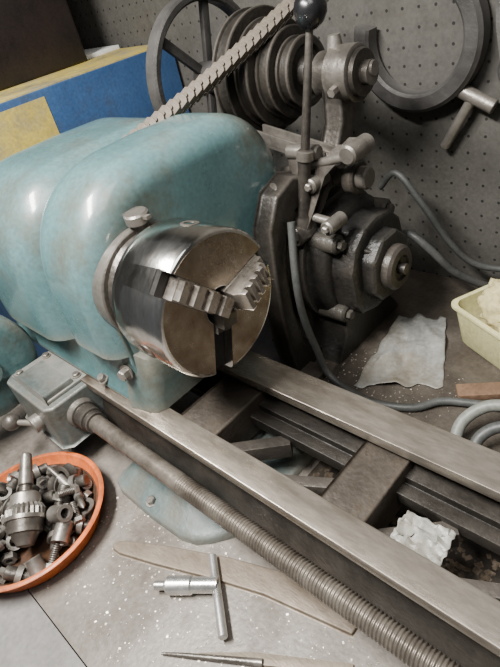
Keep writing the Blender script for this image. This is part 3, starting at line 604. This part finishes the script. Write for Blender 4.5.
# ============================================================ WALL TOOLS
bm=bmesh.new()
RO,RI=9.8,7.2;A=[]
for i in range(57):
    t=math.radians(165+260*i/56);c_,s_=math.cos(t),math.sin(t)
    A.append([bm.verts.new((-4.9+r*c_,y,12.4+r*s_)) for r,y in((RI,49.0),(RI+.4,48.6),(RO-.5,48.6),(RO,49.1),(RO,51.2),(RI,51.2))])
for P,Q in zip(A,A[1:]):
    for i in range(6):bm.faces.new((P[i],P[(i+1)%6],Q[(i+1)%6],Q[i]))
bm.faces.new(A[0]);bm.faces.new(A[-1])
mk(bm,'iron_crescent',BLACK,sharp=30,label='heavy dark iron crescent casting hung on the pegboard',cat='machine part')
tw=thing('wall_wrench',(3,50,3),'dark grey steel T-handled wrench hung on the pegboard','wrench')
bm=bmesh.new();ccyl(bm,(-.8,50.2,-2.8),(3.4,50.2,4.4),.75,16);mk(bm,'wrench_shaft',CASTL,tw)
bm=bmesh.new();ccyl(bm,(1.0,50.2,5.6),(6.4,50.2,3.0),1.0,16);mk(bm,'wrench_head',CASTL,tw)
bm=bmesh.new();ccyl(bm,(3.1,50.9,4.4),(3.1,52,4.4),.35,12);mk(bm,'wall_hook',BRIGHT,tw)
fp_=thing('hanging_bracket',(8,50,12),'black iron bracket with disc end hung on the pegboard','bracket')
bm=bmesh.new();prism(bm,[(5.8,22),(8.4,22),(8.6,14),(10.4,10),(9.6,8),(7.2,8.6),(6.4,13)],lambda u,v,a:(u,a,v),49.6,51.6);mk(bm,'bracket_plate',BLACK,fp_,bevel=.2)
bm=bmesh.new();ccyl(bm,(9.6,48.6,8),(9.6,51.6,8),2.6,28,c=.25);mk(bm,'bracket_disc',BLACK,fp_)
# ============================================================ BLUE CABINET
cb=thing('blue_cabinet',(-85,32,-110),'dirty blue steel cabinet with worn yellow patches beside the lathe','cabinet')
bm=bmesh.new();box(bm,-130,-60,3,51,-110,15.8);mk(bm,'cabinet_body',BLUE,cb,bevel=.3)
bm=bmesh.new();box(bm,-129,-60.4,4,50.5,15.8,16);mk(bm,'cabinet_top',YEL,cb,label='worn yellow-painted top sheet')
bm=bmesh.new();box(bm,-60.1,-59.9,2.8,20,-60,14.6);mk(bm,'yellow_panel',YEL,cb)
bb=thing('dark_toolbox',(-95,28,16),'dark maroon metal toolbox standing on the blue cabinet','toolbox')
bm=bmesh.new();box(bm,-116,-75,6,40,16,36);mk(bm,'toolbox_body',BOXM,bb,bevel=.6,seg=3)
bm=bmesh.new();box(bm,-116.5,-74.6,5.6,40.4,36.1,44);mk(bm,'toolbox_lid',BOXM,bb,bevel=.6,seg=3)
bm=bmesh.new();box(bm,-100,-78,41,50.5,16,16.8);mk(bm,'paper_stack',WHITE,bevel=.05,label='stack of white paper on the blue cabinet',cat='paper')
# ============================================================ SWARF
def swarf(name,n,area,z,label,m=CHIP,sz=(.04,.05,.07,.12)):
    bm=bmesh.new()
    for _ in range(n):
        x=random.uniform(*area[0]);y=random.uniform(*area[1]);s=random.choice(sz);t=random.uniform(0,6);c=Vector((x,y,z))
        u=Vector((math.cos(t),math.sin(t),0))*s;w=Vector((-math.sin(t),math.cos(t),random.uniform(-.2,.6)))*s*random.uniform(.4,1)
        b=[bm.verts.new(c+p+Vector((0,0,.02))) for p in(u+w,-u+w,-u-w,u-w)]
        for v in b:v.co.z=max(v.co.z,z+.01)
        bm.faces.new(b)
    return mk(bm,name,m,sharp=180,label=label,cat='metal chips',kind='stuff')
swarf('bench_swarf',1300,((-15,35),(-27,-10)),ZB,'fine metal turnings scattered over the bench top')
swarf('swarf_pile',400,((-9,14),(14,28)),ZB,'fine metal turnings scattered behind the bed')
swarf('bed_gap_swarf',900,((5,33),(-4.5,5)),ZB+.12,'curled brown metal turnings piled beneath the bed',CHIPB,(.1,.18,.28,.4))
# ============================================================ LIGHT
w=bpy.data.worlds.new('World');scene.world=w;w.use_nodes=True
bg=w.node_tree.nodes['Background'];bg.inputs[0].default_value=(.88,.94,1,1);bg.inputs[1].default_value=.09
def area(name,loc,tgt,sx,sy,e,col=(1,.98,.94)):
    l=bpy.data.lights.new(name,'AREA');l.shape='RECTANGLE';l.size=sx;l.size_y=sy;l.energy=e;l.color=col
    o=bpy.data.objects.new(name,l);scene.collection.objects.link(o);o.location=Vector(loc)*S
    o.rotation_euler=(Vector(tgt)-Vector(loc)).to_track_quat('-Z','Y').to_euler()
area('ceiling_lamp',(-14,-42,84),(4,-12,-14),.6,.11,51,(1,.975,.93))
area('ceiling_lamp',(55,-30,130),(12,5,-20),.5,.9,11,(1,.97,.93))
# ============================================================ CAMERA
cam=bpy.data.cameras.new('camera');co=bpy.data.objects.new('camera',cam);scene.collection.objects.link(co);scene.camera=co
cam.sensor_fit='VERTICAL';cam.sensor_height=36;cam.lens=520/667*36;cam.clip_start=.01;cam.clip_end=50
X=Vector((.721,.660,-.211)).normalized();Z=Vector((.636,-.511,.578));Z=(Z-X*Z.dot(X)).normalized();Y=Z.cross(X)
co.matrix_world=Matrix(((X.x,Y.x,Z.x,.363),(X.y,Y.y,Z.y,-.26),(X.z,Y.z,Z.z,.27),(0,0,0,1)))
